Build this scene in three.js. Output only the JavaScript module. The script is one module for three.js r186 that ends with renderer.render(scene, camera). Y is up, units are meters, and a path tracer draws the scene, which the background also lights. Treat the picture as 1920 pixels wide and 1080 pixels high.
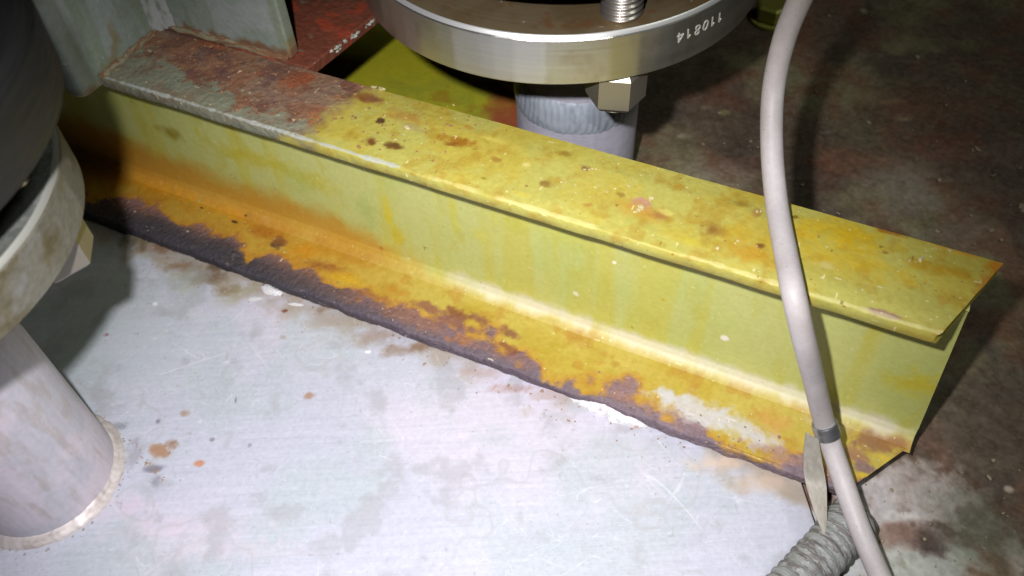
import * as THREE from 'three';
import { mergeGeometries, toCreasedNormals } from 'three/addons/utils/BufferGeometryUtils.js';
import { TextGeometry } from 'three/addons/geometries/TextGeometry.js';
import { RectAreaLightUniformsLib } from 'three/addons/lights/RectAreaLightUniformsLib.js';
import { FontLoader } from 'three/addons/loaders/FontLoader.js';

// ------------------------------------------------------------------ camera, lamp, exposure
const V = (x, y, z) => new THREE.Vector3(x, y, z);
const FPX = 1610, PITCH = 0.88995, ROLL = -0.05366, CAMH = 0.28;
const scene = new THREE.Scene();
scene.background = new THREE.Color(0x000000);
const camF = V(0, -Math.sin(PITCH), -Math.cos(PITCH)), U0 = V(0, Math.cos(PITCH), -Math.sin(PITCH));
const camR = V(1, 0, 0).multiplyScalar(Math.cos(ROLL)).addScaledVector(U0, Math.sin(ROLL));
const camU = V(-1, 0, 0).multiplyScalar(Math.sin(ROLL)).addScaledVector(U0, Math.cos(ROLL));
const CAM = V(0, CAMH, 0);
const camera = new THREE.PerspectiveCamera(2 * Math.atan(540 / FPX) * 180 / Math.PI, 16 / 9, 0.01, 20);
camera.position.copy(CAM); camera.up.copy(camU); camera.lookAt(CAM.clone().add(camF)); camera.updateMatrixWorld();
camera.focus = 0.285; camera.userData.fStop = 15;   // shallow close-up focus, sharpest along the beam

const renderer = new THREE.WebGLRenderer({ antialias: true });
renderer.toneMapping = THREE.LinearToneMapping;
renderer.toneMappingExposure = 1.0;
renderer.shadowMap.enabled = true;

// the flash beside the lens: main source of light
const flashPos = CAM.clone().addScaledVector(camR, -0.029).addScaledVector(camU, 0.024);
const ray = (px, py) => camF.clone().multiplyScalar(FPX).addScaledVector(camR, px - 960).addScaledVector(camU, 540 - py).normalize();
const onY = (px, py, y) => { const r = ray(px, py); return CAM.clone().addScaledVector(r, (y - CAMH) / r.y); };
const flashAim = onY(880, 790, 0);
const flash = new THREE.SpotLight(new THREE.Color(1, 0.975, 1.0), 0.64, 0, 0.70, 1.0, 2);
flash.position.copy(flashPos); flash.target.position.copy(flashAim);
flash.castShadow = true; flash.shadow.radius = 0.2; flash.shadow.mapSize.set(2048, 2048);
flash.shadow.camera.near = 0.02; flash.shadow.camera.far = 3; flash.shadow.bias = -0.0005;
scene.add(flash, flash.target);
// added, unseen fill lamp high above: lifts the flash's shadows with faint greenish light
RectAreaLightUniformsLib.init();
const fillPos = V(0.72, 1.15, 0.0), fillAim = V(0, 0, -0.18);
const fillLight = new THREE.RectAreaLight(new THREE.Color(0.93, 1, 0.88), 8, 0.60, 0.16);
fillLight.position.copy(fillPos); fillLight.lookAt(fillAim); scene.add(fillLight);

// ------------------------------------------------------------------ helpers
function mulberry(a) { return () => { a |= 0; a = a + 0x6D2B79F5 | 0; let t = Math.imul(a ^ a >>> 15, 1 | a); t = t + Math.imul(t ^ t >>> 7, 61 | t) ^ t; return ((t ^ t >>> 14) >>> 0) / 4294967296; }; }
const h2 = (x, y, s) => { let h = Math.imul(x, 374761393) + Math.imul(y, 668265263) + Math.imul(s, 974634751) | 0; h = Math.imul(h ^ h >>> 13, 1274126177); h ^= h >>> 16; return (h >>> 0) / 4294967296; };
function vn(x, y, s) {
  const xi = Math.floor(x), yi = Math.floor(y); let fx = x - xi, fy = y - yi;
  fx = fx * fx * (3 - 2 * fx); fy = fy * fy * (3 - 2 * fy);
  const a = h2(xi, yi, s), b = h2(xi + 1, yi, s), c = h2(xi, yi + 1, s), d = h2(xi + 1, yi + 1, s);
  return a + (b - a) * fx + (c - a) * fy + (a - b - c + d) * fx * fy;
}
function fbm(x, y, o, s) { let v = 0, a = 0.5, t = 0; for (let i = 0; i < o; i++) { v += a * vn(x, y, s + i); t += a; x *= 2.03; y *= 2.03; a *= 0.55; } return v / t; }
const clamp = (x, a = 0, b = 1) => x < a ? a : x > b ? b : x;
const ss = (a, b, x) => { const t = clamp((x - a) / (b - a)); return t * t * (3 - 2 * t); };
const mix = (c, d, k) => { c[0] += (d[0] - c[0]) * k; c[1] += (d[1] - c[1]) * k; c[2] += (d[2] - c[2]) * k; };

function tex(arr, w, h, srgb) {
  const t = new THREE.DataTexture(arr, w, h, THREE.RGBAFormat);
  t.magFilter = THREE.LinearFilter; t.minFilter = THREE.LinearFilter; t.wrapS = t.wrapT = THREE.ClampToEdgeWrapping;
  if (srgb) t.colorSpace = THREE.SRGBColorSpace; t.needsUpdate = true; return t;
}
// fn(u, v, c) writes sRGB colour into c[0..2], roughness into c[3], relief 0..1 into c[4]
function surface(w, h, fn, bump, extra = {}) {
  const A = new Uint8Array(w * h * 4), R = new Uint8Array(w * h * 4), B = new Uint8Array(w * h * 4), c = [0, 0, 0, 0.5, 0.5];
  for (let j = 0, k = 0; j < h; j++) for (let i = 0; i < w; i++, k += 4) {
    c[3] = 0.5; c[4] = 0.5; fn((i + 0.5) / w, (j + 0.5) / h, c);
    A[k] = clamp(c[0], 0, 255); A[k + 1] = clamp(c[1], 0, 255); A[k + 2] = clamp(c[2], 0, 255);
    R[k] = R[k + 1] = R[k + 2] = clamp(c[3] * 255, 0, 255); B[k] = B[k + 1] = B[k + 2] = clamp(c[4] * 255, 0, 255);
    A[k + 3] = R[k + 3] = B[k + 3] = 255;
  }
  return new THREE.MeshPhysicalMaterial({ map: tex(A, w, h, true), roughnessMap: tex(R, w, h), bumpMap: tex(B, w, h), bumpScale: bump, roughness: 1, metalness: 0, ...extra });
}
const solid = (hex, rough, metal = 0, extra = {}) => new THREE.MeshPhysicalMaterial({ color: hex, roughness: rough, metalness: metal, ...extra });

const taken = {};
function numbered(n) { const k = taken[n] = (taken[n] ?? -1) + 1; return k ? `${n}_${String(k).padStart(3, '0')}` : n; }
function mesh(name, geo, mat, parent) {
  const m = new THREE.Mesh(geo, mat); m.name = parent === scene ? numbered(name) : name; m.castShadow = m.receiveShadow = true; parent.add(m); return m;
}
function thing(name, label, category, pos, group) {
  const g = new THREE.Group(); g.name = numbered(name); if (pos) g.position.copy(pos);
  g.userData = { label, category }; if (group) g.userData.group = group; scene.add(g); return g;
}
function structure(m, label, category) { m.userData = { kind: 'structure', label, category }; return m; }

// grid of points -> geometry with uv (u along i, v along j)
function grid(nu, nv, fn) {
  const p = [], uv = [], ix = [];
  for (let j = 0; j <= nv; j++) for (let i = 0; i <= nu; i++) { const q = fn(i / nu, j / nv); p.push(q[0], q[1], q[2]); uv.push(q[3] ?? i / nu, q[4] ?? j / nv); }
  for (let j = 0; j < nv; j++) for (let i = 0; i < nu; i++) { const a = j * (nu + 1) + i, b = a + 1, c = a + nu + 1, d = c + 1; ix.push(a, b, d, a, d, c); }
  const g = new THREE.BufferGeometry(); g.setAttribute('position', new THREE.Float32BufferAttribute(p, 3)); g.setAttribute('uv', new THREE.Float32BufferAttribute(uv, 2)); g.setIndex(ix); g.computeVertexNormals(); return g;
}
// closed profile [[n, y], ...] swept along the beam (local x = s, local z = -n); ends may be skewed
function sweep(prof, steps, sL, sR, uvOf, jitter, fan) {
  const pts = [...prof, prof[0]], cum = [0];
  for (let i = 1; i < pts.length; i++) cum.push(cum[i - 1] + Math.hypot(pts[i][0] - pts[i - 1][0], pts[i][1] - pts[i - 1][1]));
  const side = grid(steps, pts.length - 1, (u, v) => {
    const k = Math.round(v * (pts.length - 1)), [n, y] = pts[k], a = sL(n, y), b = sR(n, y), s = a + (b - a) * u;
    const j = jitter ? jitter(s, k % (pts.length - 1), cum[k]) : [0, 0];
    return [s, y + j[1], -(n + j[0]), ...uvOf(s, cum[k])];
  });
  const geos = [side.toNonIndexed()];
  const tri = THREE.ShapeUtils.triangulateShape(prof.map(q => new THREE.Vector2(q[0], q[1])), []);
  for (const e of [0, 1]) {
    const p = [], uv = [];
    if (fan) {
      const N = prof.length, mn = fan[0], my = fan[1], ms = e ? sR(mn, my) : sL(mn, my);
      for (let k = 0; k < N; k++) {
        for (const i of e ? [k, (k + 1) % N] : [(k + 1) % N, k]) { const [n, y] = prof[i], q = e ? sR(n, y) : sL(n, y), j = jitter ? jitter(q, i, cum[i]) : [0, 0]; p.push(q, y + j[1], -(n + j[0])); uv.push(...uvOf(q, cum[i])); }
        p.push(ms, my, -mn); uv.push(...uvOf(ms, cum[k]));
      }
    } else for (const t of tri) for (const k of e ? [t[0], t[2], t[1]] : t) {
      const [n, y] = prof[k], s = e ? sR(n, y) : sL(n, y), j = jitter ? jitter(s, k, cum[k]) : [0, 0];
      p.push(s, y + j[1], -(n + j[0])); uv.push(...uvOf(s, cum[k]));
    }
    const g = new THREE.BufferGeometry(); g.setAttribute('position', new THREE.Float32BufferAttribute(p, 3)); g.setAttribute('uv', new THREE.Float32BufferAttribute(uv, 2)); g.computeVertexNormals(); geos.push(g);
  }
  const g = mergeGeometries(geos); g.deleteAttribute('normal');
  return toCreasedNormals(g, 0.6);
}
// rounded corner points around (n, y), radius r, from angle a0 to a1
function arc(n, y, r, a0, a1, k = 4) { const o = []; for (let i = 0; i <= k; i++) { const a = a0 + (a1 - a0) * i / k; o.push([n + r * Math.cos(a), y + r * Math.sin(a)]); } return o; }
const PI = Math.PI;
// plate with rounded rims: polygon in plan (x, z), from y0 to y1
function slab(poly, y0, y1, r, mat, name, parent, uvFn, div = 0) {
  const s = new THREE.Shape(poly.map(q => new THREE.Vector2(q[0], -q[1])));
  const g = new THREE.ExtrudeGeometry(s, { depth: y1 - y0 - 2 * r, bevelEnabled: true, bevelThickness: r, bevelSize: r, bevelOffset: -r, bevelSegments: 3, curveSegments: 8 });
  g.rotateX(-PI / 2); g.translate(0, y0 + r, 0);
  if (uvFn) { const p = g.attributes.position, uv = g.attributes.uv; for (let i = 0; i < p.count; i++) { const q = uvFn(p.getX(i), p.getY(i), p.getZ(i)); uv.setXY(i, q[0], q[1]); } }
  return mesh(name, g, mat, parent);
}
function lathe(pts, seg = 128) { return new THREE.LatheGeometry(pts.map(q => new THREE.Vector2(q[0], q[1])), seg); }

// small angular crumbs merged into one geometry
function crumbs(list, seed) {
  const r = mulberry(seed), out = [];
  for (const [x, y, z, s] of list) {
    const g = new THREE.IcosahedronGeometry(1, 0), p = g.attributes.position, jit = {};
    const sx = s * (0.6 + r() * 0.9), sy = s * (0.3 + r() * 0.4), sz = s * (0.6 + r() * 0.7), a = r() * 6.28, ca = Math.cos(a), sa = Math.sin(a);
    for (let i = 0; i < p.count; i++) {
      const k = p.getX(i).toFixed(3) + p.getY(i).toFixed(3) + p.getZ(i).toFixed(3), j = jit[k] ??= 0.65 + r() * 0.6;
      const X = p.getX(i) * j * sx, Y = p.getY(i) * j * sy, Z = p.getZ(i) * j * sz;
      p.setXYZ(i, x + X * ca - Z * sa, y + Y, z + X * sa + Z * ca);
    }
    g.computeVertexNormals(); out.push(g);
  }
  return mergeGeometries(out);
}
function stuff(m) { m.userData.kind = 'stuff'; return m; }

// ------------------------------------------------------------------ beam frame
const PSI = 0.47418, dV = V(Math.cos(PSI), 0, Math.sin(PSI)), nV = V(Math.sin(PSI), 0, -Math.cos(PSI));
const SN = p => [p.dot(dV), p.dot(nV)];
const world = (s, n, y) => V(0, y, 0).addScaledVector(dV, s).addScaledVector(nV, n);
const YT = 0.0818, TF = 0.0049, NF = 0.1747, WF = 0.0348, NW = 0.1919, NB = 0.1613, TB = 0.0056, TW = 0.0042;
const snY = (px, py, y) => SN(onY(px, py, y));                       // photo pixel on a level plane -> s, n
const syW = (px, py) => { const r = ray(px, py), q = CAM.clone().addScaledVector(r, NW / r.dot(nV)); return [q.dot(dV), q.y]; };   // on the web's front face

// stains: [px, py, radius along s (mm), radius across (mm), colour, strength, edge softness]
function place(list, f) { return list.map(([px, py, a, b, col, k = 1, soft = 0.5]) => { const q = f(px, py); return [q[0], q[1], a / 1000, b / 1000, col, k, soft]; }); }
function stain(c, s, q, list, seed, freq = 260) {
  const w = fbm(s * freq, q * freq, 4, seed) - 0.5;
  for (const b of list) {
    const dx = (s - b[0]) / b[2], dy = (q - b[1]) / b[3], d2 = dx * dx + dy * dy; if (d2 > 6) continue;
    const m = 1 - ss(1 - b[6] * 1.15, 1 + b[6] * 0.75, Math.sqrt(d2) + w * 1.7);
    if (m > 0) { mix(c, b[4], m * b[5]); c[4] += 0.08 * m * w; }
  }
}
const RUST = [112, 66, 44], RUSTR = [128, 62, 40], RUSTD = [70, 48, 40], ORANGE = [190, 128, 26], PRIMER = [128, 142, 124], YEL = [190, 176, 34], LIME = [178, 180, 56], PALE = [206, 200, 196];

// ------------------------------------------------------------------ setting: floor and bright plate
const FLOORY = -0.006;
{
  const X0 = -0.45, X1 = 0.45, Z0 = -0.75, Z1 = 0.15;
  const spots = place([[1280, 250, 3.5, 3, [150, 138, 118], 0.9, 0.6], [1360, 210, 3, 2, [120, 112, 70], 0.8, 0.6], [1325, 200, 2.2, 2, [120, 105, 85], 0.8, 0.6], [1672, 190, 5, 2.5, [128, 112, 84], 0.9, 0.6], [1695, 222, 4, 3, [140, 126, 98], 0.95, 0.6],
    [1820, 85, 9, 6, [110, 100, 70], 0.7, 0.6], [1872, 108, 5, 4, [100, 86, 60], 0.7, 0.6], [1700, 115, 5, 3, [92, 84, 66], 0.6, 0.6], [1795, 135, 5, 2, [96, 84, 66], 0.6, 0.6], [1552, 245, 3.5, 1.5, [110, 112, 100], 0.7, 0.6], [1660, 278, 2, 3, [110, 90, 60], 0.7, 0.6],
    [1580, 70, 4, 3, [98, 88, 70], 0.6, 0.6], [1595, 95, 6, 2, [90, 82, 60], 0.6, 0.6], [1620, 20, 2, 3, [170, 160, 140], 0.8, 0.5], [1690, 330, 18, 14, [140, 132, 124], 0.6, 0.9], [1620, 260, 14, 20, [112, 108, 76], 0.5, 0.9], [1600, 300, 16, 10, [112, 66, 48], 0.5, 0.9], [1780, 270, 22, 12, [108, 62, 48], 0.5, 0.9], [1720, 200, 24, 12, [104, 66, 46], 0.5, 0.9],
    [1330, 330, 16, 10, [136, 126, 112], 0.6, 0.9], [1700, 380, 14, 10, [128, 118, 110], 0.6, 0.8], [1800, 430, 14, 8, [124, 114, 100], 0.5, 0.8],
    // pale, partly scraped area beside the plate corner
    [1700, 930, 20, 14, [168, 158, 152], 0.95, 0.5], [1640, 1010, 22, 18, [178, 174, 174], 0.95, 0.5], [1740, 1060, 20, 13, [166, 170, 162], 0.9, 0.5], [1560, 1070, 16, 14, [166, 168, 168], 0.95, 0.5], [1765, 940, 7, 10, [150, 142, 136], 0.8, 0.5], [1700, 1000, 9, 6, [120, 92, 80], 0.85, 0.6], [1745, 1015, 6, 6, [70, 56, 50], 0.9, 0.5], [1690, 965, 8, 2, [190, 186, 184], 0.8, 0.5],
    [1910, 1060, 5, 9, [170, 160, 150], 0.8, 0.5], [1840, 1000, 12, 14, [96, 100, 84], 0.7, 0.8], [1895, 915, 2, 1.6, [190, 180, 160], 0.9, 0.4], [1850, 640, 6, 16, [60, 54, 50], 0.6, 0.8], [1850, 800, 10, 12, [84, 74, 60], 0.6, 0.8]],
    (px, py) => { const q = onY(px, py, FLOORY); return [q.x, q.z]; });
  const m = surface(1536, 1536, (u, v, c) => {
    const x = X0 + (X1 - X0) * u, z = Z0 + (Z1 - Z0) * v;
    const a = fbm(x * 22, z * 22, 5, 3), b = fbm(x * 60 + 9, z * 60, 4, 17), f = fbm(x * 420, z * 420, 3, 29);
    c[0] = 90; c[1] = 76; c[2] = 62;
    mix(c, [118, 110, 82], ss(0.4, 0.7, a)); mix(c, [104, 66, 48], ss(0.48, 0.75, b) * 0.6); mix(c, [70, 60, 52], ss(0.5, 0.75, fbm(x * 35, z * 35, 4, 51)) * 0.6);
    stain(c, x, z, spots, 71, 180);
    const g = (f - 0.5) * 30 + (fbm(x * 1100, z * 1100, 2, 97) - 0.5) * 26; c[0] += g; c[1] += g; c[2] += g;
    c[3] = 0.45 + 0.35 * b; c[4] = 0.35 + 0.3 * f + 0.3 * b;
    
  }, 0.0012);
  const g = grid(260, 260, (u, v) => {
    const x = X0 + (X1 - X0) * u, z = Z0 + (Z1 - Z0) * v;
    return [x, FLOORY + (fbm(x * 55, z * 55, 4, 88) - 0.62) * 0.0035, z];
  });
  const ix = g.index.array; for (let i = 0; i < ix.length; i += 3) { const t = ix[i]; ix[i] = ix[i + 1]; ix[i + 1] = t; } g.computeVertexNormals();
  structure(mesh('floor', g, m, scene), 'dark brown dirty floor strewn with pale crumbs behind the yellow beam', 'floor');
}
const wp = (px, py, y = 0) => { const q = onY(px, py, y); return [q.x, q.z]; };
const plateCorner = wp(1530, 985), plateEdge = wp(1440, 1085), plateTop = wp(1500, 895);
{
  const X0 = -0.36, X1 = 0.12, Z0 = -0.36, Z1 = 0.0;
  const BR = [122, 98, 76], OL = [140, 136, 104];
  const spots = place([[200, 628, 1.6, 1.2, [120, 40, 44], 0.95, 0.35], [580, 742, 2.2, 1.3, [150, 118, 98], 0.8, 0.6], [345, 775, 1.6, 1.2, [150, 126, 108], 0.8, 0.6], [372, 870, 1.8, 1.2, [178, 120, 92], 0.85, 0.6], [442, 750, 0.5, 2, [88, 90, 104], 0.8, 0.5], [296, 790, 1.3, 1.4, [110, 108, 118], 0.8, 0.5], [398, 825, 1, 0.8, [120, 116, 120], 0.7, 0.5], [468, 835, 0.7, 0.8, [120, 118, 122], 0.6, 0.5],
    [300, 845, 4.2, 3.2, [150, 116, 90], 0.9, 0.5], [322, 832, 2.4, 2, [128, 96, 70], 0.8, 0.5], [285, 878, 4, 1.6, [98, 96, 106], 0.75, 0.6], [252, 850, 3.5, 6, [138, 136, 148], 0.7, 0.6], [290, 905, 1.8, 2.4, [112, 110, 122], 0.7, 0.6], [225, 800, 4, 2, [120, 120, 130], 0.7, 0.7],
    [300, 465, 9, 3, BR, 0.9, 0.7], [350, 500, 8, 3.5, BR, 0.9, 0.7], [390, 520, 7, 4, [100, 80, 64], 0.95, 0.6], [425, 545, 6, 3, BR, 0.9, 0.6], [405, 500, 4, 3, [86, 64, 54], 0.9, 0.6], [360, 520, 10, 6, OL, 0.6, 0.9], [440, 550, 9, 5, OL, 0.6, 0.9], [260, 450, 8, 5, [98, 86, 62], 0.8, 0.8], [535, 583, 1.4, 1, [110, 60, 52], 0.9, 0.4], [600, 600, 8, 4, [150, 138, 128], 0.7, 0.8], [620, 575, 6, 2.5, BR, 0.8, 0.6], [530, 632, 1.4, 1, [150, 140, 130], 0.7, 0.5], [700, 632, 10, 4, [140, 122, 108], 0.75, 0.8], [755, 655, 8, 3, [132, 112, 98], 0.8, 0.7], [790, 650, 6, 2, BR, 0.75, 0.6], [900, 700, 8, 3, [160, 140, 132], 0.6, 0.8], [955, 728, 7, 2.4, [156, 124, 116], 0.75, 0.6], [1030, 740, 6, 3, [168, 150, 146], 0.7, 0.7], [1350, 868, 10, 3, [196, 172, 150], 0.7, 0.8], [1440, 905, 10, 4, [190, 168, 150], 0.6, 0.8], [1090, 760, 6, 4, [160, 166, 172], 0.6, 0.7],
    [230, 640, 40, 26, [172, 184, 182], 0.4, 0.9], [350, 990, 26, 5, [196, 178, 190], 0.4, 0.9], [420, 1030, 22, 4, [196, 176, 188], 0.35, 0.9], [240, 950, 10, 4, [196, 176, 190], 0.5, 0.9]],  // pink ones: lens bloom tinted into the plate colour
    (px, py) => wp(px, py));
  const chips = place([[690, 660, 1.2, 0.8, [222, 224, 228], 0.9, 0.3], [480, 560, 2.5, 1, [206, 210, 206], 0.8, 0.5], [290, 570, 1, 0.8, [216, 220, 224], 0.8, 0.4], [290, 635, 1, 0.5, [216, 220, 224], 0.8, 0.4]], (px, py) => wp(px, py));
  const m = surface(2048, 1536, (u, v, c) => {
    const x = X0 + (X1 - X0) * u, z = Z0 + (Z1 - Z0) * v;
    const line = vn(x * 90, z * 2600, 5) * 0.5 + vn(x * 40 + 4, z * 900, 6) * 0.5, cl = fbm(x * 28, z * 28, 5, 7), cl2 = fbm(x * 12 + 3, z * 12, 4, 11), f = fbm(x * 900, z * 900, 2, 13);
    c[0] = 172; c[1] = 174; c[2] = 187;
    mix(c, [190, 183, 197], ss(0.4, 0.65, cl2) * 0.8); mix(c, [158, 168, 172], ss(0.5, 0.7, cl) * 0.55);
    const g = (line - 0.5) * 9 + (f - 0.5) * 12; c[0] += g; c[1] += g; c[2] += g;
    // rust washed out along the foot of the beam
    const n = x * nV.x + z * nV.z, s = x * dV.x + z * dV.z, e = NB - n, w = fbm(s * 120, n * 120, 4, 31), w2 = fbm(s * 34, n * 34, 3, 37);
    const left = ss(-0.1, -0.26, s);
    mix(c, [146, 132, 112], ss(0.012, 0.001, e + (w - 0.5) * 0.02) * ss(0.42, 0.62, w2 + left * 0.22) * 0.75);
    stain(c, x, z, spots, 41, 300); stain(c, x, z, chips, 43, 300);
    const sp = vn(x * 520, z * 520, 77); if (sp > 0.93) mix(c, [132, 126, 120], (sp - 0.93) * 6);
    let scr = 0; for (let k = 0; k < 4; k++) { const an = [0.25, 1.0, 2.2, 2.8][k], p = x * Math.cos(an) + z * Math.sin(an), q = -x * Math.sin(an) + z * Math.cos(an); const t = 1 - Math.abs(2 * vn(p * (18 + 9 * k), q * 420, 301 + k) - 1); if (t > 0.985 && vn(p * 30, q * 60, 311 + k) > 0.56) scr = Math.max(scr, (t - 0.985) / 0.015); }
    mix(c, [206, 208, 214], scr * 0.5);
    const gr = fbm(x * 75 + 5, z * 75, 5, 321); mix(c, [146, 146, 150], ss(0.56, 0.74, gr) * 0.45); const wm2 = Math.abs(fbm(x * 18, z * 18 + 3, 4, 331) - 0.52); mix(c, [158, 156, 158], ss(0.012, 0.002, wm2) * 0.3);
    const pep = vn(x * 1500, z * 1500, 341); if (pep > 0.93) mix(c, [120, 112, 108], (pep - 0.93) * 5);
    c[3] = 0.42 + 0.2 * cl + 0.12 * (line - 0.5); c[4] = 0.5 + (line - 0.5) * 0.22 + (f - 0.5) * 0.25 + (cl - 0.5) * 0.2;
  }, 0.00022);
  const ext = (a, b, k) => [a[0] + (b[0] - a[0]) * k, a[1] + (b[1] - a[1]) * k];
  const far = ext(plateCorner, plateEdge, 4.2), back = ext(plateCorner, plateTop, 3.2);
  const poly = [plateCorner, back, [-0.34, -0.345], [-0.34, -0.01], [far[0], far[1]]];
  const pl = slab(poly, -0.006, 0, 0.0006, m, 'floor_plate', scene, (x, y, z) => [(x - X0) / (X1 - X0), (z - Z0) / (Z1 - Z0)]);
  structure(pl, 'pale grey brushed steel plate with rust spots in front of the yellow beam', 'plate');
}

// ------------------------------------------------------------------ the yellow beam
const beam = thing('steel_beam', 'long lime yellow painted steel beam with rusted foot lying on the pale plate', 'beam');
beam.rotation.y = -PSI;
const S0 = -0.37, S1 = 0.062;
const [sFrontR] = snY(1763, 627, YT), [sBackR] = snY(1883, 497, YT);
const endTop = n => sFrontR + (sBackR - sFrontR) * (n - NF) / WF;
const endWeb = 0.0566, [sB1, nB1] = snY(1617, 907, 0), [sB2, nB2] = snY(1690, 855, 0);
const endBot = n => clamp(sB1 + (sB2 - sB1) * (n - nB1) / (nB2 - nB1), 0.03, 0.0575);
const texU = s => (s - S0) / (S1 - S0);
{ // top flange
  const r = 0.0009, QM = WF + TF + 0.002;
  const prof = [...arc(NF + WF - r, YT - r, r, 0.2, PI / 2), ...[0.96, 0.93, 0.86, 0.78, 0.7, 0.62, 0.54, 0.46, 0.38, 0.3, 0.22, 0.14, 0.07, 0.04].map(k => [NF + WF * k, YT]), ...arc(NF + r, YT - r, r, PI / 2, PI), ...arc(NF + r, YT - TF + r, r, PI, 1.5 * PI), ...arc(NF + WF - r, YT - TF + r, r, 1.5 * PI, 2 * PI)];
  const spots = place([
    [1203, 382, 3.2, 2.6, [164, 124, 108], 0.95, 0.5], [1235, 405, 2.6, 1.8, [140, 98, 50], 0.8, 0.6], [1195, 396, 6, 3.2, [166, 122, 44], 0.7, 0.9], [1095, 317, 2, 1.4, [110, 84, 44], 0.85, 0.5], [1020, 345, 2.4, 1.4, [120, 92, 36], 0.8, 0.6], [1110, 300, 9, 4, [168, 160, 70], 0.5, 0.9], [1335, 432, 3.4, 2.6, [122, 84, 30], 0.8, 0.8], [1425, 462, 1.4, 1.2, [92, 56, 26], 0.9, 0.5], [1400, 475, 9, 4, [168, 126, 30], 0.75, 0.9], [1395, 440, 7, 3, [170, 134, 26], 0.5, 0.9],
    [1385, 382, 3, 1.4, [110, 90, 30], 0.6, 0.7], [1420, 400, 1.4, 2, [150, 120, 60], 0.9, 0.4], [1490, 408, 1.2, 1.2, [110, 90, 30], 0.9, 0.4], [1580, 440, 12, 5, [190, 152, 10], 0.7, 0.9], [1730, 500, 5, 2.5, [150, 116, 16], 0.7, 0.8], [1785, 512, 6, 2.2, [156, 118, 16], 0.7, 0.8], [1870, 505, 3, 5, [178, 112, 26], 0.9, 0.6], [1845, 540, 2, 6, [160, 100, 30], 0.8, 0.7], [1800, 470, 8, 2, [184, 120, 22], 0.6, 0.8], [1670, 437, 5, 1, [140, 88, 20], 0.8, 0.6], [1600, 490, 18, 5, [186, 150, 20], 0.5, 0.9], [1550, 500, 2, 1.4, [176, 164, 110], 0.6, 0.6], [1660, 475, 1.2, 1, [120, 84, 24], 0.8, 0.5],
    [855, 265, 6.5, 2, [138, 92, 24], 0.9, 0.6], [845, 272, 3, 1.4, [116, 70, 22], 0.8, 0.6], [925, 262, 4, 1.5, [186, 176, 80], 0.7, 0.6], [715, 228, 2, 1.5, [72, 50, 26], 0.95, 0.4], [735, 275, 4, 2, [88, 58, 22], 0.9, 0.5], [695, 268, 2.6, 2, [96, 58, 26], 0.9, 0.5], [770, 240, 4, 2.2, [150, 138, 88], 0.8, 0.6], [690, 185, 5, 2, [112, 64, 32], 0.8, 0.7], [760, 220, 7, 3, [150, 96, 34], 0.55, 0.9], [700, 160, 4, 2, [172, 166, 96], 0.75, 0.6], [930, 300, 2, 1.2, [140, 104, 40], 0.7, 0.6], [880, 240, 3, 1, [160, 116, 40], 0.6, 0.6], [1060, 290, 3, 1.2, [120, 90, 30], 0.6, 0.6], [985, 310, 1.6, 1, [196, 186, 120], 0.7, 0.5], [905, 335, 1.4, 0.8, [120, 110, 30], 0.7, 0.5], [1100, 385, 1.5, 1, [150, 110, 40], 0.7, 0.5], [1160, 365, 2, 1, [120, 96, 30], 0.6, 0.5], [1270, 350, 3, 1.6, [156, 120, 30], 0.6, 0.7], [1250, 400, 3, 1.2, [196, 188, 100], 0.6, 0.6], [1300, 455, 4, 1.4, [172, 160, 50], 0.6, 0.6], [980, 365, 3, 1, [176, 160, 60], 0.6, 0.6], [1660, 590, 5, 1.2, [140, 110, 96], 0.9, 0.4]],
    (px, py) => { const [s, n] = snY(px, py, YT); return [s, NF + WF - n]; });
  const sRust = snY(655, 215, YT)[0], qOf = (px, py) => NF + WF - snY(px, py, YT)[1];
  const tmat = surface(2048, 280, (u, v, c) => {
    const s = S0 + (S1 - S0) * u, q = QM * v;
    const a = fbm(s * 60, q * 60, 5, 101), b = fbm(s * 150, q * 150, 4, 111), f = fbm(s * 700, q * 700, 3, 121), g = fbm(s * 25, q * 40, 3, 131);
    c[0] = 166; c[1] = 152; c[2] = 62;
    mix(c, [162, 158, 80], ss(0.42, 0.62, a) * 0.8); mix(c, [170, 134, 22], ss(0.45, 0.75, g) * ss(-0.08, 0.01, s) * 0.8); mix(c, [150, 118, 34], ss(0.52, 0.76, b) * 0.5);
    stain(c, s, q, spots, 141, 320);
    const e = (fbm(s * 45, q * 45 + 7, 5, 151) - 0.5);
    // rusted stretch at the bracket, primer left along the front edge
    const lim = sRust + (q / WF - 0.5) * -0.012, ru = 1 - ss(-0.012, 0.010, s - lim + e * 0.085);
    if (ru > 0) {
      const k = [128, 90, 66]; mix(k, [110, 74, 56], ss(0.45, 0.6, b)); mix(k, [138, 74, 44], ss(0.55, 0.7, a)); mix(k, [126, 104, 84], ss(0.5, 0.66, fbm(s * 90, q * 140, 4, 161)) * 0.8); mix(k, [92, 64, 58], ss(0.55, 0.75, fbm(s * 120, q * 200, 4, 171)) * 0.7);
      const gold = vn(s * 900, q * 900, 181); if (gold > 0.86) mix(k, [196, 168, 120], (gold - 0.86) * 5);
      mix(c, k, ru); c[3] = 0.7 + 0.2 * b;
      const pr = ss(0.0032, -0.0026, (WF - q) - 0.0175 * ss(-0.185, -0.25, s) * 0.55 - 0.0075 * ss(-0.13, -0.19, s) + (fbm(s * 110, q * 70, 3, 191) - 0.5) * 0.012 + (fbm(s * 420, q * 420, 4, 193) - 0.5) * 0.016);
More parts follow.
